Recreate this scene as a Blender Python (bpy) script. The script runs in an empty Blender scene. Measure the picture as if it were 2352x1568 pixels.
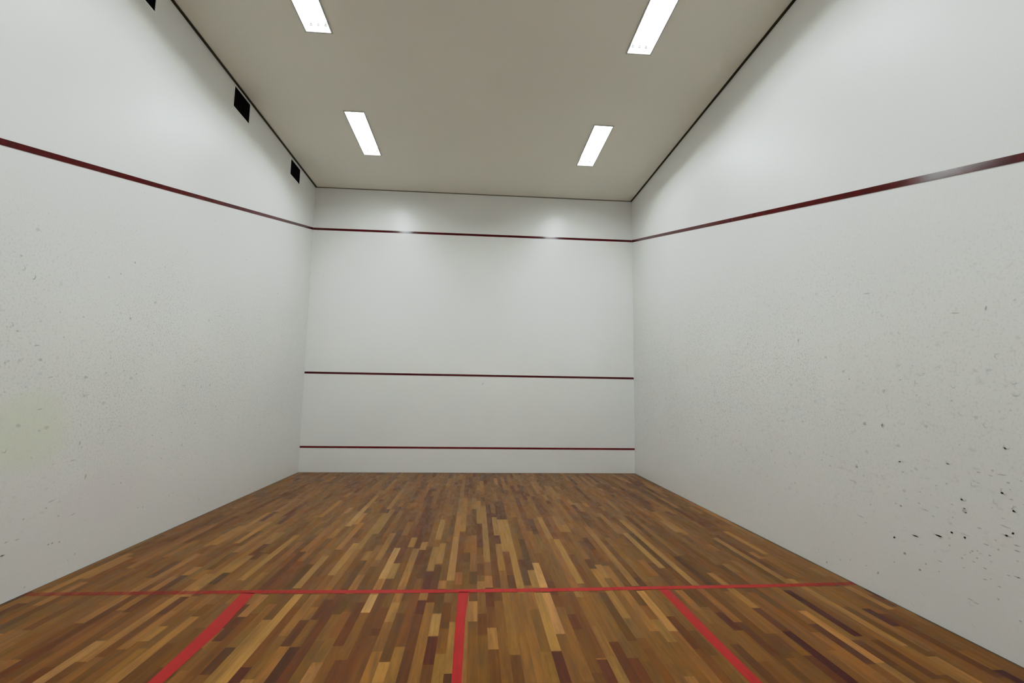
import bpy, bmesh, math, random
from mathutils import Vector, Matrix

rnd = random.Random(7)
scene = bpy.context.scene
COL = scene.collection

# ------------------------------------------------------------------ court size (metres)
W, L, H = 6.4, 9.75, 5.525          # x: left wall 0 -> right wall 6.4, y: front wall 0 -> back wall -9.75
TIN, SERV, OUTF, OUTB = 0.463, 1.852, 4.672, 2.23

# ------------------------------------------------------------------ camera (solved from the court markings)
FPX, CAM = 1105.72, Vector((3.2508, -9.4315, 1.5031))
yaw, pitch, roll = 0.0738, 0.1088, 0.0153
fw = Vector((math.sin(yaw)*math.cos(pitch), math.cos(yaw)*math.cos(pitch), math.sin(pitch)))
rt = Vector((math.cos(yaw), -math.sin(yaw), 0)); up = rt.cross(fw)
R_ = math.cos(roll)*rt + math.sin(roll)*up
U_ = -math.sin(roll)*rt + math.cos(roll)*up

def at(px, py, ax=2, val=0.0):
    """measured photo point -> its place on the plane axis=val"""
    d = fw + (px-1176)/FPX*R_ - (py-784)/FPX*U_
    return CAM + d*((val-CAM[ax])/d[ax])

# ------------------------------------------------------------------ helpers
def lin(c):
    c = c/255.0
    return c/12.92 if c <= 0.04045 else ((c+0.055)/1.055)**2.4
def rgb(r, g, b): return (lin(r), lin(g), lin(b))

def link(name, mesh, mat=None, parent=None):
    o = bpy.data.objects.new(name, mesh); COL.objects.link(o)
    if mat is not None: mesh.materials.append(mat)
    if parent is not None: o.parent = parent
    return o
def obj(name, bm, mat=None, parent=None, smooth=False):
    me = bpy.data.meshes.new(name)
    bmesh.ops.recalc_face_normals(bm, faces=bm.faces) if smooth == 'fix' else None
    bm.to_mesh(me); bm.free()
    if smooth is True:
        for p in me.polygons: p.use_smooth = True
    return link(name, me, mat, parent)
def struct(o): o['kind'] = 'structure'; return o
def tag(o, label, cat, group=None):
    o['label'] = label; o['category'] = cat
    if group: o['group'] = group
    return o
def empty(name, loc, rot=(0, 0, 0)):
    o = bpy.data.objects.new(name, None); COL.objects.link(o)
    o.location = loc; o.rotation_euler = rot; o.empty_display_size = 0.1
    return o
def box(bm, x0, x1, y0, y1, z0, z1):
    vs = [bm.verts.new((x, y, z)) for x in (x0, x1) for y in (y0, y1) for z in (z0, z1)]
    for f in ((0, 1, 3, 2), (4, 6, 7, 5), (0, 4, 5, 1), (2, 3, 7, 6), (0, 2, 6, 4), (1, 5, 7, 3)):
        bm.faces.new([vs[i] for i in f])
def bevelled(bm, w, seg=2):
    bmesh.ops.bevel(bm, geom=list(bm.edges), offset=w, segments=seg, affect='EDGES', profile=0.7)
def tube_y(bm, x, z, r, y0, y1, n=14):
    a = [bm.verts.new((x+r*math.cos(t), y0, z+r*math.sin(t))) for t in [2*math.pi*i/n for i in range(n)]]
    b = [bm.verts.new((v.co.x, y1, v.co.z)) for v in a]
    for i in range(n):
        bm.faces.new((a[i], b[i], b[(i+1) % n], a[(i+1) % n]))
    bm.faces.new(a); bm.faces.new(list(reversed(b)))

# ------------------------------------------------------------------ material helpers
def mat(name):
    m = bpy.data.materials.new(name); m.use_nodes = True
    nt = m.node_tree; nt.nodes.clear()
    out = nt.nodes.new('ShaderNodeOutputMaterial')
    return m, nt, out
class N:
    def __init__(s, nt): s.nt = nt
    def __call__(s, kind, **kw):
        n = s.nt.nodes.new(kind)
        for k, v in kw.items():
            if k.startswith('i_'):
                key = k[2:]; key = int(key) if key.isdigit() else key.replace('_', ' ')
                if hasattr(v, 'is_output') or isinstance(v, bpy.types.NodeSocket): s.nt.links.new(v, n.inputs[key])
                else: n.inputs[key].default_value = v
            else: setattr(n, k, v)
        return n
    def math(s, op, a, b=0.0, clamp=False):
        n = s.nt.nodes.new('ShaderNodeMath'); n.operation = op; n.use_clamp = clamp
        for i, v in enumerate((a, b)):
            if isinstance(v, bpy.types.NodeSocket): s.nt.links.new(v, n.inputs[i])
            else: n.inputs[i].default_value = v
        return n.outputs[0]
    def ramp(s, fac, stops):
        n = s.nt.nodes.new('ShaderNodeMapRange'); n.interpolation_type = 'SMOOTHSTEP'
        s.nt.links.new(fac, n.inputs[0])
        for i, v in enumerate(stops): n.inputs[i+1].default_value = v
        return n.outputs[0]
    def mix(s, fac, a, b, mode='MIX'):
        n = s.nt.nodes.new('ShaderNodeMix'); n.data_type = 'RGBA'; n.blend_type = mode
        for i, v in ((0, fac), (6, a), (7, b)):
            if isinstance(v, bpy.types.NodeSocket): s.nt.links.new(v, n.inputs[i])
            elif i == 0: n.inputs[0].default_value = v
            else: n.inputs[i].default_value = (*v, 1)
        return n.outputs[2]

def plain(name, col, rough=0.5, spec=0.5, noise=0.04, scale=20, metal=0.0):
    m, nt, out = mat(name); n = N(nt)
    tc = n('ShaderNodeTexCoord'); tx = n('ShaderNodeTexNoise', i_Vector=tc.outputs['Object'], i_Scale=scale, i_Detail=3.0)
    c = n.mix(n.ramp(tx.outputs[0], (0.3, 0.7, 0.0, 1.0)), tuple(v*(1-noise) for v in col), tuple(min(1, v*(1+noise)) for v in col))
    b = n('ShaderNodeBsdfPrincipled', i_Roughness=rough, i_Metallic=metal); b.inputs['Specular IOR Level'].default_value = spec
    nt.links.new(c, b.inputs['Base Color']); nt.links.new(b.outputs[0], out.inputs[0])
    return m

def emissive(name, col, strength, base=(0.8, 0.8, 0.8)):
    m, nt, out = mat(name); n = N(nt)
    b = n('ShaderNodeBsdfPrincipled', i_Roughness=0.4)
    b.inputs['Base Color'].default_value = (*base, 1)
    b.inputs['Emission Color'].default_value = (*col, 1); b.inputs['Emission Strength'].default_value = strength
    nt.links.new(b.outputs[0], out.inputs[0])
    return m

def wall_paint(name, col, axis_u, speck, rough, stain=None):
    """white court plaster: fine ball-speckle inside the playing band, 'mark' attribute darkens scuffs"""
    m, nt, out = mat(name); n = N(nt)
    tc = n('ShaderNodeTexCoord'); p = tc.outputs['Object']
    sep = n('ShaderNodeSeparateXYZ', i_Vector=p)
    u, z = sep.outputs[axis_u], sep.outputs[2]
    big = n('ShaderNodeTexNoise', i_Vector=p, i_Scale=0.9, i_Detail=2.0)
    c = n.mix(n.ramp(big.outputs[0], (0.3, 0.7, 0.0, 1.0)), tuple(v*0.975 for v in col), col)
    if speck > 0:
        stretch = n('ShaderNodeMapping', i_Vector=p); stretch.inputs['Scale'].default_value = (1, 0.55, 1)
        v = p
        band = n.math('MULTIPLY', n.ramp(z, (0.35, 1.3, 0.25, 1.0)), n.ramp(z, (2.2, 4.0, 1.0, 0.05)))
        band = n.math('MULTIPLY', band, n.ramp(u, (-6.8, -3.8, 0.30, 1.0)))
        patch = n('ShaderNodeTexNoise', i_Vector=p, i_Scale=1.3, i_Detail=3.0)
        band = n.math('MULTIPLY', band, n.ramp(patch.outputs[0], (0.25, 0.6, 0.45, 1.0)))
        s1 = n('ShaderNodeTexNoise', i_Vector=v, i_Scale=62.0, i_Detail=2.5, i_Roughness=0.6)
        d1 = n.ramp(s1.outputs[0], (0.50, 0.74, 0.0, 1.0))
        s2 = n('ShaderNodeTexNoise', i_Vector=stretch.outputs[0], i_Scale=21.0, i_Detail=4.0, i_Roughness=0.68)
        d2 = n.ramp(s2.outputs[0], (0.57, 0.75, 0.0, 1.0))
        low = n.math('MULTIPLY', n.ramp(z, (0.25, 0.8, 0.2, 1.0)), n.ramp(z, (1.7, 3.2, 1.0, 0.15)))
        dk = n.math('ADD', n.math('MULTIPLY', n.math('MULTIPLY', d1, 0.58), band), n.math('MULTIPLY', n.math('MULTIPLY', d2, 0.26), low))
        dk = n.math('MULTIPLY', dk, speck)
        lt = n.ramp(s1.outputs[0], (0.30, 0.46, 1.0, 0.0))
        c = n.mix(n.math('MULTIPLY', n.math('MULTIPLY', lt, band), 0.10*speck), c, (0.95, 0.95, 0.95))
        c = n.mix(dk, c, (0.30, 0.31, 0.31))
    if stain:
        for (su, sz, ru, rz, sc, amt) in stain:
            du = n.math('DIVIDE', n.math('SUBTRACT', u, su), ru); dz = n.math('DIVIDE', n.math('SUBTRACT', z, sz), rz)
            r2 = n.math('ADD', n.math('MULTIPLY', du, du), n.math('MULTIPLY', dz, dz))
            wob = n.math('ADD', r2, n.math('MULTIPLY', n.math('SUBTRACT', big.outputs[0], 0.5), 1.6))
            c = n.mix(n.math('MULTIPLY', n.ramp(wob, (0.2, 1.1, 1.0, 0.0)), amt), c, sc)
    at_ = n('ShaderNodeAttribute', attribute_name='mark')
    c = n.mix(at_.outputs['Fac'], c, (0.035, 0.035, 0.035))
    b = n('ShaderNodeBsdfPrincipled', i_Roughness=rough)
    nt.links.new(c, b.inputs['Base Color'])
    if speck > 0:
        bp = n('ShaderNodeBump', i_Strength=0.10*speck, i_Distance=0.004, i_Height=s1.outputs[0]); nt.links.new(bp.outputs[0], b.inputs['Normal'])
    nt.links.new(b.outputs[0], out.inputs[0])
    return m

# ------------------------------------------------------------------ materials
WALL = (0.815, 0.815, 0.805)
M_front = wall_paint('front_wall_gloss_paint', WALL, 0, 0.0, 0.30)
M_left = wall_paint('left_wall_plaster', WALL, 1, 1.0, 0.42,
                    stain=[(-5.55, 1.15, 0.40, 0.33, (0.74, 0.78, 0.62), 0.6), (-4.7, 0.55, 0.7, 0.25, (0.80, 0.74, 0.77), 0.4)])
M_right = wall_paint('right_wall_plaster', WALL, 1, 1.0, 0.42)
M_back = plain('back_wall_paint', WALL, 0.5)
M_ceil = plain('ceiling_matt_paint', (0.76, 0.73, 0.645), 0.85, 0.2, 0.015, 0.7)
M_gap = plain('painted_gap_shade_dark', (0.035, 0.030, 0.018), 0.8, 0.1)
M_gap2 = plain('painted_gap_shade_brown', (0.17, 0.14, 0.10), 0.8, 0.1)
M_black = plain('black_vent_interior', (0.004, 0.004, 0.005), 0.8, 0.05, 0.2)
M_slat = plain('black_grille_metal', (0.006, 0.006, 0.007), 0.7, 0.1, 0.2)
M_rim = plain('white_enamelled_rim', (0.86, 0.87, 0.86), 0.4)
M_frame = plain('light_fitting_enamel', (0.42, 0.42, 0.38), 0.5)
M_holder = plain('lampholder_plastic', (0.05, 0.05, 0.05), 0.5)
LAMPCOL = (0.885, 1.0, 1.0)
M_pan = emissive('self_glowing_reflector', LAMPCOL, 36.0, (0.5, 0.5, 0.5))  # reflector top emits by itself, standing in for bounced tube light
M_tube = emissive('fluorescent_tube', LAMPCOL, 75.0)
M_cap = plain('tube_end_metal', (0.55, 0.55, 0.55), 0.35, 0.5, 0.02, 20, 0.6)

def line_paint(name, col, rough):
    m, nt, out = mat(name); n = N(nt)
    tc = n('ShaderNodeTexCoord'); tx = n('ShaderNodeTexNoise', i_Vector=tc.outputs['Object'], i_Scale=14.0, i_Detail=4.0)
    c = n.mix(n.ramp(tx.outputs[0], (0.35, 0.7, 0.0, 1.0)), tuple(v*0.75 for v in col), tuple(v*1.2 for v in col))
    b = n('ShaderNodeBsdfPrincipled', i_Roughness=rough); b.inputs['Specular IOR Level'].default_value = 0.24
    nt.links.new(c, b.inputs['Base Color']); nt.links.new(b.outputs[0], out.inputs[0])
    return m
EPS = 0.0002
M_redwall = line_paint('oxblood_wall_line_gloss', (0.066, 0.0022, 0.004), 0.13)
M_redtin = line_paint('oxblood_tin_line_gloss', (0.13, 0.006, 0.008), 0.25)

def floor_line_paint(name):
    m, nt, out = mat(name); n = N(nt)
    tc = n('ShaderNodeTexCoord'); p = tc.outputs['Object']
    mp = n('ShaderNodeMapping', i_Vector=p); mp.inputs['Scale'].default_value = (16, 2.0, 1)
    tx = n('ShaderNodeTexNoise', i_Vector=mp.outputs[0], i_Scale=1.6, i_Detail=4.0)
    c = n.mix(n.ramp(tx.outputs[0], (0.3, 0.7, 0.0, 1.0)), (0.27, 0.006, 0.006), (0.36, 0.011, 0.010))
    a = n('ShaderNodeAttribute', attribute_name='wear')
    w = n.math('ADD', a.outputs['Fac'], n.math('MULTIPLY', n.math('SUBTRACT', tx.outputs[0], 0.5), 0.9), True)
    w = n.math('MULTIPLY', w, n.ramp(a.outputs['Fac'], (0.0, 0.25, 0.35, 1.0)), True)
    b = n('ShaderNodeBsdfPrincipled', i_Roughness=0.4); nt.links.new(c, b.inputs['Base Color']); b.inputs['Specular IOR Level'].default_value = 0.10
    t = n('ShaderNodeBsdfTransparent'); mx = n('ShaderNodeMixShader')
    nt.links.new(w, mx.inputs[0]); nt.links.new(b.outputs[0], mx.inputs[1]); nt.links.new(t.outputs[0], mx.inputs[2])
    nt.links.new(mx.outputs[0], out.inputs[0])
    return m
M_redfloor = floor_line_paint('red_floor_line_paint')

def wood_floor():
    m, nt, out = mat('mixed_hardwood_strip_floor'); n = N(nt)
    tc = n('ShaderNodeTexCoord'); p = tc.outputs['Object']
    pa = n('ShaderNodeAttribute', attribute_name='plank')
    sd = n('ShaderNodeAttribute', attribute_name='seed')
    off = n('ShaderNodeCombineXYZ'); nt.links.new(n.math('MULTIPLY', sd.outputs['Fac'], 37.0), off.inputs[0]); nt.links.new(n.math('MULTIPLY', sd.outputs['Fac'], 91.0), off.inputs[1]); nt.links.new(n.math('MULTIPLY', sd.outputs['Fac'], 53.0), off.inputs[2])
    av = n('ShaderNodeVectorMath', operation='ADD'); nt.links.new(p, av.inputs[0]); nt.links.new(off.outputs[0], av.inputs[1])
    mp = n('ShaderNodeMapping', i_Vector=av.outputs[0]); mp.inputs['Scale'].default_value = (42, 2.6, 1)
    g1 = n('ShaderNodeTexNoise', i_Vector=mp.outputs[0], i_Scale=1.0, i_Detail=5.0, i_Roughness=0.62, i_Distortion=0.5)
    mp2 = n('ShaderNodeMapping', i_Vector=av.outputs[0]); mp2.inputs['Scale'].default_value = (12, 3.0, 1)
    g2 = n('ShaderNodeTexNoise', i_Vector=mp2.outputs[0], i_Scale=1.0, i_Detail=3.0, i_Distortion=1.2)
    f = n.math('ADD', n.math('MULTIPLY', n.math('SUBTRACT', g1.outputs[0], 0.5), 1.25), n.math('MULTIPLY', n.math('SUBTRACT', g2.outputs[0], 0.5), 0.75))
    f = n.math('ADD', f, 1.0)
    cc = n('ShaderNodeCombineColor'); [nt.links.new(f, cc.inputs[i]) for i in range(3)]
    c = n.mix(1.0, pa.outputs['Color'], cc.outputs[0], 'MULTIPLY')
    # joints between strips: narrow dark lines
    b = n('ShaderNodeBsdfPrincipled', i_Roughness=0.36)
    b.inputs['Specular IOR Level'].default_value = 0.09
    nt.links.new(c, b.inputs['Base Color'])
    rg = n.ramp(g2.outputs[0], (0.3, 0.7, 0.30, 0.44)); nt.links.new(rg, b.inputs['Roughness'])
    bp = n('ShaderNodeBump', i_Strength=0.06, i_Distance=0.002, i_Height=g1.outputs[0]); nt.links.new(bp.outputs[0], b.inputs['Normal'])
    nt.links.new(b.outputs[0], out.inputs[0])
    return m
M_floor = wood_floor()

# ------------------------------------------------------------------ floor: one mesh, one face per strip
SW, SO = 0.0615, 0.041
TILES = {'T1': (640, 1360, 5.6), 'T2': (1050, 1350, 5.6), 'T3': (760, 1160, 7.35), 'T4': (1060, 1160, 7.35), 'T5': (1360, 1160, 5.345),
         'T6': (1440, 1340, 5.6), 'T7': (1800, 1320, 4.261), 'T8': (0, 1360, 5.88), 'T9': (360, 1340, 6.876), 'T10': (100, 1160, 3.36),
         'T11': (640, 1070, 5.345), 'T12': (1060, 1070, 5.345)}
# strips that stand out on the real floor: ends of the strip's centre line and its tone
STRIPS = [
 ('T1',1225,30,1105,260,190,150,100),('T1',1050,130,780,690,95,50,18),('T1',1365,195,1265,465,105,60,22),('T1',1500,130,1420,380,155,116,66),
 ('T1',1680,0,1550,740,112,68,32),('T1',1850,100,1810,285,86,38,14),('T1',1800,290,1690,740,100,55,22),('T1',1950,130,1730,1165,135,95,48),
 ('T1',2025,285,1985,560,168,130,75),('T1',1970,570,1930,930,83,35,10),('T1',1910,930,1885,1165,100,60,22),('T1',2050,30,2040,270,90,62,20),
 ('T1',2160,130,2120,460,100,60,18),('T1',2110,470,2090,780,115,75,30),('T1',2090,790,2040,1165,140,105,50),('T1',2230,380,2180,1040,145,108,58),
 ('T1',2170,1045,2165,1165,85,45,10),('T1',1370,895,1270,1165,165,122,62),('T1',1250,760,1115,1165,140,98,48),('T1',1640,740,1575,1165,92,52,10),
 ('T1',1530,700,1430,1165,138,100,50),('T9',2240,165,990,1568,166,126,70),('T1',460,945,340,1165,155,112,70),('T1',880,20,740,280,92,62,22),
 ('T1',790,300,600,620,120,84,45),('T1',640,590,480,900,125,90,45),('T1',1180,560,960,1165,112,70,30),('T1',760,870,680,1165,104,58,28),
 ('T1',560,30,60,560,138,98,52),('T1',1000,640,840,1165,104,58,26),('T1',1400,470,1180,760,128,88,44),
 ('T2',205,60,205,165,100,62,18),('T2',200,170,195,430,155,112,68),('T2',195,430,180,1220,118,80,38),('T2',310,60,310,320,120,85,45),
 ('T2',325,330,325,600,100,58,20),('T2',520,60,480,165,102,62,20),('T2',430,240,440,510,112,70,35),('T2',620,60,700,860,135,98,48),
 ('T2',830,60,950,1220,132,92,45),('T2',960,60,1080,1220,135,95,48),('T2',1075,60,1272,810,162,124,66),('T2',1165,60,1330,590,182,135,86),
 ('T2',1345,600,1590,1220,118,80,38),('T2',1285,820,1405,1220,83,38,5),('T2',1560,60,1870,900,108,66,28),('T2',1360,90,1430,220,110,68,32),
 ('T2',1400,240,1720,1200,128,88,42),('T2',1860,920,2010,1220,95,45,15),('T2',1780,60,2220,900,122,88,48),('T2',2000,690,2300,1220,92,48,15),
 ('T2',2180,390,2340,640,120,90,60),('T2',1950,60,2290,680,95,62,25),('T2',760,860,800,1220,100,62,20),('T2',330,620,330,1220,118,82,38),
 ('T2',560,560,600,1220,125,85,40),('T2',1110,820,1230,1220,135,98,40),
 ('T3',380,40,240,130,160,120,85),('T3',600,20,290,355,168,131,86),('T3',900,130,600,580,140,108,64),('T3',1030,70,830,480,140,108,64),
 ('T3',1290,50,1010,470,105,68,38),('T3',1200,410,980,800,85,50,20),('T3',1040,500,800,925,138,103,62),('T3',440,640,60,1180,152,116,70),
 ('T3',1150,720,870,1240,172,135,90),('T3',1060,980,990,1240,150,118,70),('T3',1545,730,1310,1120,142,107,66),('T3',1870,240,1800,580,154,121,76),
 ('T3',1840,790,1810,980,148,112,70),('T3',1720,700,1660,1110,140,108,68),('T3',2105,530,2030,1270,158,120,75),('T3',1640,1120,1590,1420,83,38,15),
 ('T3',1650,180,1600,620,98,60,32),('T3',1900,1270,1850,1410,145,105,65),('T3',2180,920,2180,1120,102,66,24),('T3',1800,1000,1760,1260,88,55,15),
 ('T3',2190,1130,2180,1340,135,88,50),('T3',620,930,260,1400,92,60,22),('T3',1590,700,1500,1240,92,58,25),
 ('T4',270,20,275,310,137,107,66),('T4',385,20,420,960,142,110,68),('T4',470,250,480,570,96,58,30),('T4',550,200,580,510,140,107,68),
 ('T4',700,240,760,780,152,117,68),('T4',790,240,960,1390,155,120,68),('T4',740,780,820,1170,112,65,32),('T4',990,570,1150,1090,84,54,16),
 ('T4',880,200,990,570,105,70,35),('T4',1240,970,1380,1390,178,138,90),('T4',1150,1100,1220,1390,152,117,66),('T4',1290,200,1470,560,154,119,70),
 ('T4',1580,570,2010,1320,158,121,66),('T4',1410,640,1910,1390,138,95,55),('T4',820,1180,860,1400,86,52,14),('T4',700,1100,720,1400,128,90,50),
 ('T4',450,1190,450,1390,152,107,68),('T4',370,980,360,1180,105,62,25),('T4',190,1120,190,1330,88,58,18),('T4',560,900,540,1390,100,58,25),
 ('T4',1560,30,1720,330,130,95,65),('T4',2180,480,2340,700,150,115,70),('T4',2000,600,2300,1000,105,68,42),('T4',80,800,80,960,94,60,22),
 ('T5',20,390,560,990,142,107,66),('T5',80,110,380,350,137,102,68),('T5',400,340,860,770,152,119,72),('T5',370,180,1280,980,150,116,70),
 ('T5',460,350,940,770,86,56,17),('T5',920,630,1470,980,74,44,5),('T5',250,420,390,730,105,68,42),('T5',820,190,1050,330,147,114,72),
 ('T5',1080,370,1240,460,98,62,28),('T5',560,200,720,390,90,58,25),('T5',680,250,930,390,92,60,28),('T5',1480,400,2340,880,142,107,62),
 ('T5',1500,440,2340,960,90,60,20),('T5',1540,730,1780,870,88,55,20),
 ('T6',185,90,615,610,172,127,73),('T6',660,80,910,340,140,98,55),('T6',740,80,1000,300,90,58,22),('T6',1280,370,1450,600,80,34,4),
 ('T6',1200,100,2000,640,128,88,44),('T6',1330,250,1900,640,124,84,40),('T6',300,80,560,420,128,92,46),('T6',620,750,1000,1277,122,82,38),
 ('T7',20,150,720,600,64,12,2),('T7',30,550,740,1057,64,12,2),('T7',150,350,950,860,170,121,66),('T7',820,330,1130,500,70,20,2),
 ('T7',100,120,760,520,122,86,50),('T7',350,120,1500,745,132,92,48),('T7',650,110,800,190,152,107,66),('T7',800,140,980,240,65,15,0),
 ('T7',2050,930,2352,1057,65,18,0),('T7',300,560,1050,1050,140,95,48),('T7',250,480,930,870,84,41,5),('T7',900,380,2200,1000,92,50,8),
 ('T8',1350,655,480,1223,160,120,76),('T8',2280,60,1360,620,120,80,46),('T8',2352,250,1600,770,142,100,56),('T8',2300,340,1870,650,85,43,5),
 ('T8',1900,660,1130,1223,118,78,35),('T8',1300,720,800,1080,70,26,2),('T8',700,160,0,560,112,82,40),('T8',1700,240,700,800,114,70,38),
 ('T9',580,520,-745,1568,148,107,60),('T9',1690,170,1320,525,150,107,64),('T9',1800,320,1450,720,130,88,42),('T9',1390,1320,1180,1568,83,36,5),
 ('T9',2010,990,1500,1568,140,97,52),('T9',2150,1000,1800,1568,72,38,5),('T9',870,180,560,420,132,92,52),('T9',560,200,200,450,130,90,48),
 ('T10',690,370,20,670,152,109,60),('T10',1050,430,800,560,90,55,20),('T10',1440,520,1270,610,76,48,5),('T10',1980,230,1530,580,147,112,62),
 ('T10',2060,455,1850,650,85,58,18),('T10',2010,430,1700,650,110,62,30),('T10',2190,390,1940,640,150,115,72),('T10',1870,205,1760,260,130,100,60),
 ('T11',260,400,10,560,142,107,75),('T11',190,285,10,350,130,97,65),('T11',1560,190,1500,320,132,102,68),('T11',1340,120,1170,310,132,97,65),
 ('T11',1730,320,1650,450,98,62,35),('T11',2215,240,2240,560,132,100,69),
 ('T12',860,370,980,600,98,58,31),('T12',700,110,770,240,132,100,68),('T12',1390,450,1520,560,140,104,72),('T12',1680,580,1800,695,145,107,75),
 ('T12',1740,390,1960,550,135,101,66)]
FLOOR_GAIN = 0.66   # tone -> albedo
cols = {}
for t, u0, v0, u1, v1, r, g, b in STRIPS:
    ox, oy, s = TILES[t]
    a, c = at(ox+u0/s, oy+v0/s), at(ox+u1/s, oy+v1/s)
    # the near end is the sharper measurement
    k = int(math.floor(((0.35*a.x+0.65*c.x)-SO)/SW))
    cols.setdefault(k, []).append((min(a.y, c.y), max(a.y, c.y), (r, g, b)))

def tone():
    q = rnd.random()
    if q < 0.10: base = (92, 50, 18)
    elif q < 0.28: base = (104, 65, 26)
    elif q < 0.66: base = (116, 78, 36)
    elif q < 0.90: base = (128, 90, 46)
    else: base = (146, 107, 60)
    j = rnd.uniform(0.93, 1.07); rr = rnd.uniform(-5, 5)
    return (base[0]*j+rr*0.6, base[1]*j-rr*0.4, base[2]*j)

bm = bmesh.new()
lc = bm.loops.layers.float_color.new('plank'); ls = bm.loops.layers.float.new('seed')
def strip(x0, x1, y0, y1, c):
    vs = [bm.verts.new(v) for v in ((x0, y0, 0), (x1, y0, 0), (x1, y1, 0), (x0, y1, 0))]
    f = bm.faces.new(vs); sd = rnd.random()
    for l in f.loops:
        l[lc] = (*c, 1.0); l[ls] = sd
EDGE = 0.009
def alb(c):
    q = [lin(max(0, v)) for v in c]
    k = min(1.0, max(0.0, (c[0]-95)/75))          # pale sapwood strips are creamier, heartwood redder
    return (max(0.002, q[0]*0.745-0.002), max(0.0015, q[1]*(0.625+0.01*k)-0.0018), max(0.0008, q[2]*(0.27+0.20*k)-0.002))
k0, k1 = int(math.floor(-SO/SW)), int(math.ceil((W-SO)/SW))
for k in range(k0, k1+1):
    x0, x1 = max(EDGE, SO+k*SW), min(W-EDGE, SO+(k+1)*SW)
    if x1-x0 < 0.002: continue
    marks = sorted(cols.get(k, []))
    segs, y = [], -L
    fixed = []
    for a, b, c in marks:
        a = max(a, y if not fixed else fixed[-1][1])
        if b-a > 0.04: fixed.append((max(a, -L), min(b, -EDGE), c))
    y = -L
    for a, b, c in fixed+[(-EDGE, -EDGE, None)]:
        while a-y > 1e-4:
            ln = rnd.choice((0.22, 0.3, 0.4, 0.55, 0.7, 0.95, 1.2))*rnd.uniform(0.85, 1.15)
            e = min(a, y+ln)
            if a-e < 0.12: e = a
            segs.append((y, e, tone())); y = e
        if c: segs.append((a, b, c)); y = b
    for a, b, c in segs: strip(x0, x1, a, b, alb(c))
dark = (0.018, 0.012, 0.006)
strip(0, EDGE, -L, 0, dark); strip(W-EDGE, W, -L, 0, dark); strip(EDGE, W-EDGE, -EDGE, 0, dark)
floor = struct(obj('floor', bm, M_floor))

# ------------------------------------------------------------------ walls and ceiling
def grid_with_holes(bm, us, vs, holes, to3):
    """plane cut into cells, leaving rectangular openings"""
    cache = {}
    def V(a, b):
        if (a, b) not in cache: cache[(a, b)] = bm.verts.new(to3(a, b))
        return cache[(a, b)]
    for i in range(len(us)-1):
        for j in range(len(vs)-1):
            cu, cv = (us[i]+us[i+1])/2, (vs[j]+vs[j+1])/2
            if any(h[0] < cu < h[1] and h[2] < cv < h[3] for h in holes): continue
            bm.faces.new((V(us[i], vs[j]), V(us[i+1], vs[j]), V(us[i+1], vs[j+1]), V(us[i], vs[j+1])))

class Marks:
    """scuffs as soft-edged patches that belong to the wall's own mesh"""
    def __init__(s, bm, to3, lift=0.0005):
        s.bm, s.to3, s.lift = bm, to3, lift
        s.layer = bm.verts.layers.float.new('mark')
    def v(s, u, z, m):
        x = s.bm.verts.new(s.to3(u, z, s.lift)); x[s.layer] = m; return x
    def blob(s, u, z, ru, rz, dark, tilt=0.0, n=12):
        ru, rz, dark = ru*0.8, rz*0.8, dark*0.75
        ct, st = math.cos(tilt), math.sin(tilt)
        jit = [rnd.uniform(0.75, 1.25) for _ in range(n)]
        def P(k, i, m):
            t = 2*math.pi*i/n; a, b = ru*k*jit[i]*math.cos(t), rz*k*jit[i]*math.sin(t)
            return s.v(u+a*ct-b*st, z+a*st+b*ct, m)
        c = s.v(u, z, dark); r1 = [P(0.55, i, dark*0.75) for i in range(n)]; r2 = [P(1.0, i, 0.0) for i in range(n)]
        for i in range(n):
            j = (i+1) % n
            s.bm.faces.new((c, r1[i], r1[j])); s.bm.faces.new((r1[i], r2[i], r2[j], r1[j]))
    def ring(s, u, z, ru, rz, dark, n=16, a0=0.0, span=2*math.pi):
        if span > 6.2: ru, rz, dark, n, a0, span = ru*0.70, rz*0.70, dark*0.95, 12, math.pi+rnd.uniform(-0.3, 1.2), rnd.uniform(3.0, 4.6)
        rings = [(0.55, 0.12), (0.8, 1.0), (1.1, 0.0)]
        ph = rnd.uniform(0, 6.28); closed = span > 6.2
        m = n if closed else n+1
        jit = [rnd.uniform(0.80, 1.2) for _ in range(m)]
        rows = []
        for k, w in rings:
            row = []
            for i in range(m):
                t = a0+span*i/n
                fade = (0.45+0.55*abs(math.sin(t*0.5+ph))) if closed else math.sin(math.pi*i/n)
                row.append(s.v(u+ru*k*jit[i]*math.cos(t), z+rz*k*jit[i]*math.sin(t), dark*w*fade))
            rows.append(row)
        for r in range(2):
            for i in range(n):
                j = (i+1) % m
                s.bm.faces.new((rows[r][i], rows[r][j], rows[r+1][j], rows[r+1][i]))

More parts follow.
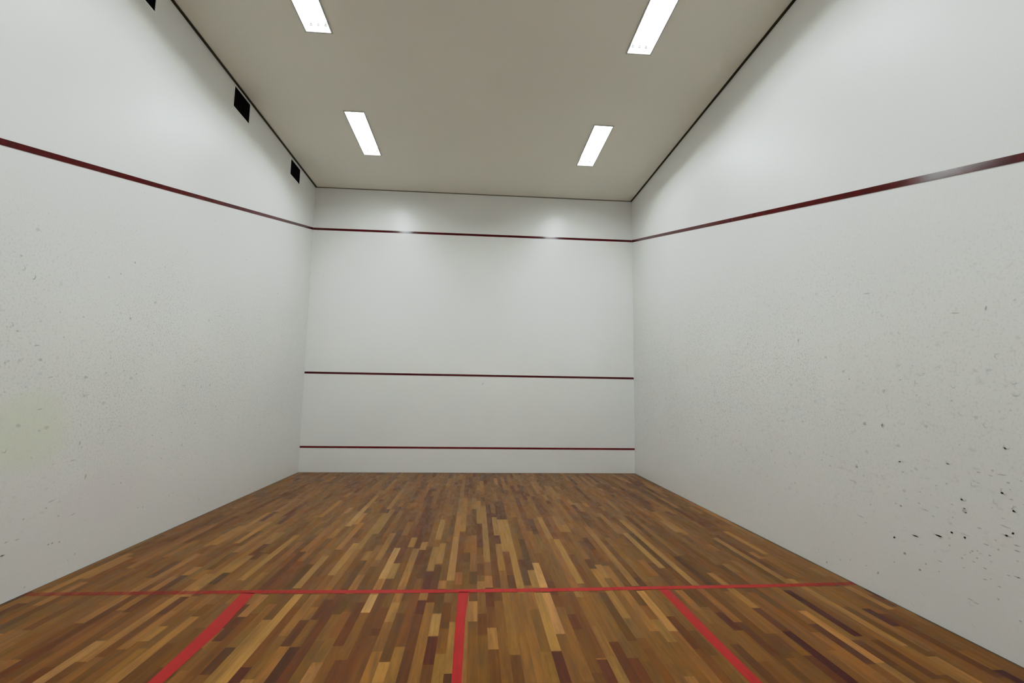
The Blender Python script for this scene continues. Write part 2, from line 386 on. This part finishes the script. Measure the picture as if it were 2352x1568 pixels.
# right wall
bm = bmesh.new()
mk = Marks(bm, lambda u, z, d: (W-d, u, z))
grid_with_holes(bm, [-L, 0], [0, H], [], lambda a, b: (W, a, b))
def rw(tile, u, v):
    ox, oy, s = tile; p = at(ox+u/s, oy+v/s, 0, W); return p.y, p.z
A, B = (1700, 650, 2.613), (1500, 1200, 2.76)
for u, v, k in [(515,445,'b'),(350,345,'v'),(760,430,'r'),(955,485,'r'),(620,530,'b'),(655,575,'d'),(305,610,'b'),(865,645,'B'),(960,580,'d'),(1060,590,'r'),
                (1280,615,'r'),(1135,720,'r'),(1640,590,'r'),(1655,660,'R'),(890,745,'r'),(1270,705,'d'),(1325,780,'r'),(1480,850,'R'),(375,830,'b'),(255,825,'d'),
                (750,840,'B'),(860,855,'B'),(1115,860,'b'),(950,975,'b'),(1600,980,'RB'),(190,1005,'b'),(390,1015,'r'),(760,1010,'b'),(490,1060,'d'),(540,1095,'b'),
                (700,1095,'B'),(1055,1115,'b'),(330,1200,'b'),(690,1195,'b'),(985,1245,'b'),(1400,1205,'r'),(1585,1250,'RB'),(1340,1290,'RB'),(1350,1365,'B'),
                (1535,1310,'r'),(1655,1360,'RB'),(965,1337,'D'),(935,1322,'d'),(1075,1320,'d'),(755,1437,'d'),(925,1525,'d'),(1515,1125,'d'),(1570,1150,'s'),
                (1190,1515,'s'),(1050,1515,'s'),(1600,1515,'s'),(1640,1500,'d'),(1350,1525,'d'),(1270,1495,'d'),(1590,1460,'s'),(855,190,'r'),(960,295,'r'),
                (1475,150,'v'),(1290,180,'s'),(760,62,'s'),(215,552,'d'),(1545,440,'r'),(320,740,'d'),(1415,805,'b'),(1110,1360,'s'),(725,1400,'s')]:
    y, z = rw(A, u, v)
    if k == 'd': mk.blob(y, z, 0.013, 0.010, 0.5)
    elif k == 'D': mk.blob(y, z, 0.013, 0.012, 0.95)
    elif k == 'b': mk.blob(y, z, 0.026, 0.018, 0.33)
    elif k == 'B': mk.blob(y, z, 0.020, 0.018, 0.48); mk.ring(y, z, 0.03, 0.028, 0.25)
    elif k == 'r': mk.ring(y, z, 0.026, 0.026, 0.36)
    elif k == 'R': mk.ring(y, z, 0.036, 0.032, 0.32)
    elif k == 'RB': mk.ring(y, z, 0.032, 0.030, 0.5); mk.blob(y+0.010, z-0.010, 0.012, 0.008, 0.36)
    elif k == 'v': mk.blob(y, z, 0.010, 0.024, 0.8, 0.35)
    elif k == 's': mk.blob(y, z, 0.05, 0.007, 0.5, rnd.uniform(-0.05, 0.2))
for u, v, k in [(1530,93,'d'),(1595,195,'D'),(1693,300,'D'),(1427,318,'v'),(1810,83,'s'),(1820,245,'s'),(2010,485,'s'),(2050,510,'s'),(2305,145,'S'),(2310,180,'S'),
                (2055,225,'d'),(1960,225,'d'),(2240,80,'d'),(2330,625,'d'),(1187,235,'d'),(2190,485,'d'),(1665,85,'s'),(1895,63,'d'),(1975,95,'d'),(2280,70,'d'),
                (2025,180,'d'),(2190,170,'d'),(1880,145,'d'),(1530,250,'d'),(1250,235,'d'),(1730,262,'d'),(2115,140,'s')]:
    y, z = rw(B, u, v)
    if k == 'd': mk.blob(y, z, 0.012, 0.009, 0.6)
    elif k == 'D': mk.blob(y, z, 0.016, 0.012, 0.95)
    elif k == 'v': mk.blob(y, z, 0.011, 0.022, 0.85, 0.5)
    elif k == 's': mk.blob(y, z, 0.03, 0.006, 0.6, 0.05)
    elif k == 'S': mk.blob(y, z, 0.024, 0.006, 0.75, 0.05)
for _ in range(420):
    y = -rnd.uniform(0.3, L-0.3); z = min(max(rnd.gauss(1.35, 0.75), 0.06), 4.6)
    if rnd.random() < 0.16: mk.blob(y, z, rnd.uniform(0.02, 0.05), 0.006, rnd.uniform(0.12, 0.4), rnd.uniform(-0.1, 0.25))
    elif rnd.random() < 0.25: mk.ring(y, z, rnd.uniform(0.018, 0.03), rnd.uniform(0.018, 0.028), rnd.uniform(0.08, 0.22), 12)
    else: mk.blob(y, z, rnd.uniform(0.008, 0.02), rnd.uniform(0.006, 0.014), rnd.uniform(0.1, 0.4), rnd.uniform(-0.5, 0.5), 9)
for _ in range(90):
    y = -rnd.uniform(6.0, 7.6); z = rnd.uniform(0.35, 1.1)
    mk.blob(y, z, rnd.uniform(0.008, 0.022), rnd.uniform(0.004, 0.008), rnd.uniform(0.3, 0.75), rnd.uniform(-0.1, 0.2), 8)
wall_right = struct(obj('wall_right', bm, M_right))

# left wall with three vent openings under the ceiling
VENTS = [(-1.283, -0.850, 5.195, 5.465), (-3.235, -2.803, 5.203, 5.484), (-5.228, -4.796, 5.205, 5.484)]
bm = bmesh.new()
mk = Marks(bm, lambda u, z, d: (d, u, z))
us = sorted({-L, 0.0, *[v[0] for v in VENTS], *[v[1] for v in VENTS]}); zs = sorted({0.0, H, *[v[2] for v in VENTS], *[v[3] for v in VENTS]})
grid_with_holes(bm, us, zs, VENTS, lambda a, b: (0, a, b))
def lw(tile, u, v):
    ox, oy, s = tile; p = at(ox+u/s, oy+v/s, 0, 0.0); return p.y, p.z
A, B = (0, 500, 2.24), (0, 1200, 2.94)
for u, v, k in [(172,303,'RB'),(118,256,'r'),(195,60,'b'),(695,230,'D'),(622,288,'d'),(1140,83,'d'),(1108,12,'d'),(672,518,'D'),(430,510,'d'),(1430,390,'v'),(1355,412,'d'),
                (208,730,'B'),(190,657,'s'),(90,582,'d'),(55,550,'r'),(440,820,'B'),(545,797,'d'),(638,785,'d'),(675,825,'b'),(1025,672,'d'),(1075,527,'b'),(1130,505,'d'),
                (435,915,'b'),(530,955,'b'),(95,1070,'b'),(240,1080,'b'),(410,1160,'v'),(20,1195,'r'),(375,1247,'s'),(440,1330,'v'),(585,1370,'d'),(622,1363,'d'),(830,1237,'d'),
                (885,1105,'d'),(830,1135,'d'),(1110,970,'b'),(1035,870,'v'),(1080,860,'v'),(870,1428,'d'),(710,1490,'d'),(735,1488,'d'),(238,1493,'d'),(265,1457,'s'),(1025,1450,'d'),
                (300,1533,'d'),(375,1525,'s'),(120,1550,'d'),(205,985,'s'),(800,435,'b'),(935,1170,'b'),(785,1118,'d'),(965,173,'d'),(260,820,'s'),(1265,215,'s'),(25,745,'d')]:
    y, z = lw(A, u, v)
    if k == 'd': mk.blob(y, z, 0.014, 0.011, 0.55)
    elif k == 'D': mk.blob(y, z, 0.016, 0.017, 0.75)
    elif k == 'b': mk.blob(y, z, 0.032, 0.022, 0.32)
    elif k == 'B': mk.blob(y, z, 0.026, 0.022, 0.5)
    elif k == 'r': mk.ring(y, z, 0.030, 0.030, 0.4)
    elif k == 'RB': mk.ring(y, z, 0.028, 0.034, 0.75)
    elif k == 'v': mk.blob(y, z, 0.012, 0.032, 0.6, -0.25)
    elif k == 's': mk.blob(y, z, 0.04, 0.007, 0.55, 0.15)
for u, v, k in [(325,147,'D'),(353,138,'D'),(400,130,'D'),(40,133,'s'),(115,115,'s'),(165,435,'d'),(505,212,'d'),(5,225,'s'),(20,222,'s')]:
    y, z = lw(B, u, v)
    if k == 'D': mk.blob(y, z, 0.012, 0.010, 0.9)
    elif k == 'd': mk.blob(y, z, 0.012, 0.009, 0.5)
    else: mk.blob(y, z, 0.026, 0.006, 0.6, 0.1)
for _ in range(420):
    y = -rnd.uniform(0.3, L-0.3); z = min(max(rnd.gauss(1.5, 0.75), 0.06), 4.6)
    if rnd.random() < 0.16: mk.blob(y, z, rnd.uniform(0.02, 0.045), 0.006, rnd.uniform(0.12, 0.35), rnd.uniform(-0.4, 0.4))
    else: mk.blob(y, z, rnd.uniform(0.008, 0.022), rnd.uniform(0.007, 0.016), rnd.uniform(0.1, 0.4), rnd.uniform(-0.5, 0.5), 9)
wall_left = struct(obj('wall_left', bm, M_left))

# front wall
bm = bmesh.new()
mk = Marks(bm, lambda u, z, d: (u, -d, z))
grid_with_holes(bm, [0, W], [0, H], [], lambda a, b: (a, 0, b))
for px, py, ru, rz, dk in [(742,633,.018,.018,.22),(790,648,.015,.02,.2),(772,640,.012,.012,.14),(845,760,.02,.02,.12),(1048,720,.015,.04,.10),(1088,912,.015,.03,.16),(985,640,.02,.01,.1),(1166,646,.02,.01,.1),(774,563,.015,.015,.15)]:
    p = at(px, py, 1, 0.0); mk.blob(p.x, p.z, ru, rz, dk)
p = at(1112, 886, 1, 0.0); mk.ring(p.x, p.z, 0.07, 0.06, 0.3, 14, 1.4, 1.5)
for _ in range(40):
    mk.blob(rnd.uniform(0.1, W-0.1), rnd.uniform(0.6, 4.0), rnd.uniform(.006, .015), rnd.uniform(.006, .015), rnd.uniform(0.04, 0.12), 0, 8)
wall_front = struct(obj('wall_front', bm, M_front))

bm = bmesh.new(); grid_with_holes(bm, [0, W], [0, H], [], lambda a, b: (a, -L, b))
wall_back = struct(obj('wall_back', bm, M_back))

# ceiling with six openings for the recessed fittings
LW, LL = 0.272, 1.255
LIGHTS = [(1.408, -2.088), (5.080, -2.092), (1.400, -4.900), (5.078, -4.905), (1.400, -7.715), (5.078, -7.715)]
holes = [(x-LW/2, x+LW/2, y-LL/2, y+LL/2) for x, y in LIGHTS]
bm = bmesh.new()
us = sorted({0.0, W, *[h[0] for h in holes], *[h[1] for h in holes]}); vs = sorted({-L, 0.0, *[h[2] for h in holes], *[h[3] for h in holes]})
grid_with_holes(bm, us, vs, holes, lambda a, b: (a, b, H))
ceiling = struct(obj('ceiling', bm, M_ceil))

# solid strips painted dark in place of the shaded gap between ceiling and walls
bm = bmesh.new(); box(bm, 0.0005, 0.028, -L, -0.001, H-0.012, H-0.0005); struct(obj('gap_shade_strip_1', bm, M_gap))
bm = bmesh.new(); box(bm, W-0.028, W-0.0005, -L, -0.001, H-0.012, H-0.0005); struct(obj('gap_shade_strip_2', bm, M_gap))
bm = bmesh.new(); box(bm, 0.028, W-0.028, -0.016, -0.0005, H-0.012, H-0.0005); struct(obj('gap_shade_strip_3', bm, M_gap2))

# ------------------------------------------------------------------ court lines
def wall_strip(name, pts, h, to3, m, label, cat, depth=0.003):
    """flat painted batten following (u,z) points on a wall, h tall"""
    bm = bmesh.new(); prev = None
    for u, z in pts:
        q = [bm.verts.new(to3(u, z-h/2, EPS)), bm.verts.new(to3(u, z+h/2, EPS)), bm.verts.new(to3(u, z+h/2, depth)), bm.verts.new(to3(u, z-h/2, depth))]
        if prev:
            for i in range(4): bm.faces.new((prev[i], prev[(i+1) % 4], q[(i+1) % 4], q[i]))
        else: bm.faces.new(q)
        prev = q
    bm.faces.new(list(reversed(prev)))
    o = obj(name, bm, m, None, 'fix')
    return tag(o, label, cat)
fr = lambda u, z, d: (u, -d, z)
lf = lambda u, z, d: (d, u, z)
rg = lambda u, z, d: (W-d, u, z)
wall_strip('out_line', [(0.004, OUTF), (W-0.004, OUTF)], 0.044, fr, M_redwall, 'dark red out line high across the front wall, just below the ceiling', 'court line')
wall_strip('service_line', [(0.004, SERV), (W-0.004, SERV)], 0.038, fr, M_redwall, 'dark red service line across the middle of the front wall', 'court line')
LO0, LO1 = at(0, 324.2, 0, 0.0), at(400, 436.7, 0, 0.0)
sl = (LO1.z-LO0.z)/(LO1.y-LO0.y)
wall_strip('out_line', [(-0.004, OUTF), (LO1.y, LO1.z), (LO0.y, LO0.z), (-L+0.004, LO0.z+sl*(-L-LO0.y))], 0.047, lf, M_redwall, 'dark red out line sloping down along the left wall under the black vents', 'court line')
RO0, RO1 = at(2352, 360, 0, W), at(1952, 447.1, 0, W)
sl = (RO1.z-RO0.z)/(RO1.y-RO0.y)
wall_strip('out_line', [(-0.004, OUTF), (RO1.y, RO1.z), (RO0.y, RO0.z), (-L+0.004, RO0.z+sl*(-L-RO0.y))], 0.050, rg, M_redwall, 'dark red out line sloping down along the right wall', 'court line')

# tin: thin white board along the foot of the front wall, its red top strip a part of it
bm = bmesh.new(); box(bm, 0.003, W-0.003, -0.006, -0.0006, 0.0015, TIN-0.016)
tin = tag(obj('tin_board', bm, M_front), 'low white tin board along the foot of the front wall with a red top strip', 'tin')
bm = bmesh.new(); box(bm, 0.003, W-0.003, -0.010, -0.0006, TIN-0.016, TIN+0.019); bevelled(bm, 0.002, 1)
tl = obj('top_strip', bm, M_redtin, tin); tl['label'] = 'dark red strip along the top of the tin'

def floor_strip(name, edges, label, wear):
    """painted floor line from matching (left, right) edge points; wear 0 fresh .. 1 gone"""
    bm = bmesh.new(); lay = bm.verts.layers.float.new('wear'); prev = None
    for (a, b), w in zip(edges, wear):
        q = [bm.verts.new((a[0], a[1], 0.0012)), bm.verts.new((b[0], b[1], 0.0012))]
        for v in q: v[lay] = w
        if prev: bm.faces.new((prev[0], q[0], q[1], prev[1]))
        prev = q
    o = obj(name, bm, M_redfloor)
    for p in o.data.polygons:
        if p.normal.z < 0: p.flip()
    return tag(o, label, 'court line')
SHORT = [(0.012,-5.492),(0.30,-5.496),(0.56,-5.499),(0.85,-5.501),(1.104,-5.503),(1.35,-5.504),(1.611,-5.506),(2.328,-5.530),(3.193,-5.547),(3.988,-5.551),(4.798,-5.540),(5.584,-5.534),(6.0,-5.522),(6.388,-5.509)]
SWEAR = [0.62,0.58,0.56,0.52,0.45,0.36,0.22,0.12,0.02,0.0,0.0,0.1,0.3,0.42]
floor_strip('short_line', [((x, y-0.030), (x, y+0.030)) for x, y in SHORT], 'red short line across the wooden floor, worn away towards the left wall', SWEAR)
def lanes(c):   # photo edge points of a line running down the court, near end first
    pts = [(at(a, y), at(b, y)) for a, b, y in c]
    n0, n1 = pts[0], pts[1]
    ext = []
    for i in (0, 1):      # carried on to the back wall
        ext.append(Vector((n0[i].x, -L+0.012, 0)))
    return [tuple(ext)]+pts
e = lanes([(339,374,1568),(467.6,505,1449),(556,586,1361)])
floor_strip('service_box_line', e, 'red service box line on the floor left of the centre line', [0.05, 0.06, 0.1, 0.1])
e = lanes([(1036.7,1059.8,1568),(1047,1068.4,1420),(1053.8,1076.9,1359)])
floor_strip('half_court_line', e, 'red half court line running down the middle of the floor from the short line', [0.0, 0.0, 0.05, 0.05])
e = lanes([(1723.5,1751.5,1568),(1601.8,1628,1446),(1532,1555,1372),(1511,1535,1352)])
floor_strip('service_box_line', e, 'red service box line on the floor right of the centre line', [0.02, 0.02, 0.08, 0.1, 0.1])

# ------------------------------------------------------------------ recessed ceiling lights
DEP = 0.10
def make_light(loc):
    t = empty('ceiling_light', loc)
    hx, hy = LW/2, LL/2
    # frame: slim flange around the opening, on the ceiling face
    bm = bmesh.new(); fwid = 0.016
    for a in ((-hx-fwid, -hx, -hy-fwid, hy+fwid), (hx, hx+fwid, -hy-fwid, hy+fwid), (-hx, hx, -hy-fwid, -hy), (-hx, hx, hy, hy+fwid)):
        box(bm, *a, -0.010, -0.0004)
    obj('frame', bm, M_frame, t)
    # reflector: open trough above the ceiling plane with canted sides; its top face is made to glow
    bm = bmesh.new()
    lo = [bm.verts.new(v) for v in ((-hx, -hy, 0), (hx, -hy, 0), (hx, hy, 0), (-hx, hy, 0))]
    hi = [bm.verts.new(v) for v in ((-hx+.012, -hy+.012, DEP), (hx-.012, -hy+.012, DEP), (hx-.012, hy-.012, DEP), (-hx+.012, hy-.012, DEP))]
    for i in range(4): bm.faces.new((lo[i], hi[i], hi[(i+1) % 4], lo[(i+1) % 4]))
    side = list(bm.faces); top = bm.faces.new(list(reversed(hi)))
    top.material_index = 1
    me = bpy.data.meshes.new('reflector'); bm.to_mesh(me); bm.free()
    me.materials.append(M_frame_in); me.materials.append(M_pan)
    link('reflector', me, None, t)
    for k in (-1, 0, 1):
        bm = bmesh.new(); tube_y(bm, k*0.078, DEP-0.028, 0.013, -hy+0.05, hy-0.05)
        tb = obj('tube', bm, M_tube, t, True)
        for s in (-1, 1):
            bm = bmesh.new(); y = s*(hy-0.05)
            tube_y(bm, k*0.078, DEP-0.028, 0.0136, min(y, y+s*0.012), max(y, y+s*0.012))
            obj('end_cap', bm, M_cap, tb)
            bm = bmesh.new(); y = s*(hy-0.03); box(bm, k*0.078-0.015, k*0.078+0.015, y-0.007, y+0.007, DEP-0.056, DEP-0.001); bevelled(bm, 0.003, 1)
            obj('lamp_holder', bm, M_holder, t)
    return t
M_frame_in = plain('reflector_side', (0.50, 0.50, 0.50), 0.5)
def dup(root, loc):
    r = root.copy(); COL.objects.link(r); r.location = loc
    for ch in list(root.children):
        c = ch.copy(); COL.objects.link(c); c.parent = r
        for g in ch.children:
            d = g.copy(); COL.objects.link(d); d.parent = c
    return r
first = make_light((LIGHTS[0][0], LIGHTS[0][1], H))
names = ['recessed tube ceiling light nearest the front wall, left side of the ceiling',
         'recessed tube ceiling light nearest the front wall, right side of the ceiling',
         'recessed tube ceiling light in the second row, left side, cut by the photo top',
         'recessed tube ceiling light in the second row, right side, with three tube ends showing',
         'recessed tube ceiling light in the back row, left side, behind the viewer',
         'recessed tube ceiling light in the back row, right side, behind the viewer']
for i, (x, y) in enumerate(LIGHTS):
    o = first if i == 0 else dup(first, (x, y, H))
    tag(o, names[i], 'ceiling light', 'recessed ceiling lights over the court')

# ------------------------------------------------------------------ vents in the left wall
def make_vent(v):
    y0, y1, z0, z1 = v; w, h = y1-y0, z1-z0
    t = empty('wall_vent', (0, (y0+y1)/2, (z0+z1)/2))
    a, b = w/2, h/2
    bm = bmesh.new(); r = 0.016
    for q in ((-a-r, a+r, -b-r, -b), (-a-r, a+r, b, b+r), (-a-r, -a, -b, b), (a, a+r, -b, b)):
        box(bm, 0.0004, 0.006, q[0], q[1], q[2], q[3])
    obj('frame', bm, M_rim, t)
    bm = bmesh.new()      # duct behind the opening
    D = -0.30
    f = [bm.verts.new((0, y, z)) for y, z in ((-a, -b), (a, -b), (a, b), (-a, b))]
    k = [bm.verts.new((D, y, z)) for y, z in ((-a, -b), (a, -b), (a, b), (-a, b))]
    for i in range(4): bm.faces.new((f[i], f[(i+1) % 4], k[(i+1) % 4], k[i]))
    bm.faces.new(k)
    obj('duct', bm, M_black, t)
    bm = bmesh.new(); n = 9
    for i in range(n):
        y = -a+(i+0.5)*w/n
        box(bm, -0.035, -0.012, y-0.0035, y+0.0035, -b+0.002, b-0.002)
    obj('grille', bm, M_slat, t)
    return t
vl = ['black vent opening high on the left wall, nearest the front wall', 'black vent opening high on the left wall, second from the front wall',
      'black vent opening high on the left wall, cut off by the top of the photo']
for v, l in zip(VENTS, vl):
    tag(make_vent(v), l, 'vent', 'vent openings along the top of the left wall')

# ------------------------------------------------------------------ camera, world, colour
cd = bpy.data.cameras.new('camera'); cam = bpy.data.objects.new('camera', cd); COL.objects.link(cam)
cd.sensor_fit = 'HORIZONTAL'; cd.sensor_width = 36.0; cd.lens = 36.0*FPX/2352.0; cd.clip_start = 0.02
m = Matrix((( R_.x, U_.x, -fw.x, CAM.x), (R_.y, U_.y, -fw.y, CAM.y), (R_.z, U_.z, -fw.z, CAM.z), (0, 0, 0, 1)))
cam.matrix_world = m
scene.camera = cam

w = bpy.data.worlds.new('world'); scene.world = w; w.use_nodes = True
w.node_tree.nodes['Background'].inputs[0].default_value = (0, 0, 0, 1)
scene.view_settings.view_transform = 'Standard'
scene.view_settings.look = 'None'
scene.view_settings.exposure = 0.0
# film shoulder: the camera holds back the bright patches beside the lamps
scene.view_settings.use_curve_mapping = True
cm = scene.view_settings.curve_mapping; cm.use_clip = False
c3 = cm.curves[3]
c3.points[0].location = (0.0, 0.0); c3.points[1].location = (1.2, 0.80)
for x_, y_ in ((0.12, 0.127), (0.25, 0.265), (0.37, 0.388), (0.47, 0.495), (0.60, 0.572), (0.80, 0.66)): c3.points.new(x_, y_)
for p_ in c3.points: p_.handle_type = 'AUTO_CLAMPED'
cm.update()
scene.cycles.use_denoising = True
scene.cycles.max_bounces = 10
scene.cycles.diffuse_bounces = 7
scene.cycles.transparent_max_bounces = 8
scene.cycles.caustics_reflective = False
scene.cycles.sample_clamp_indirect = 6.0
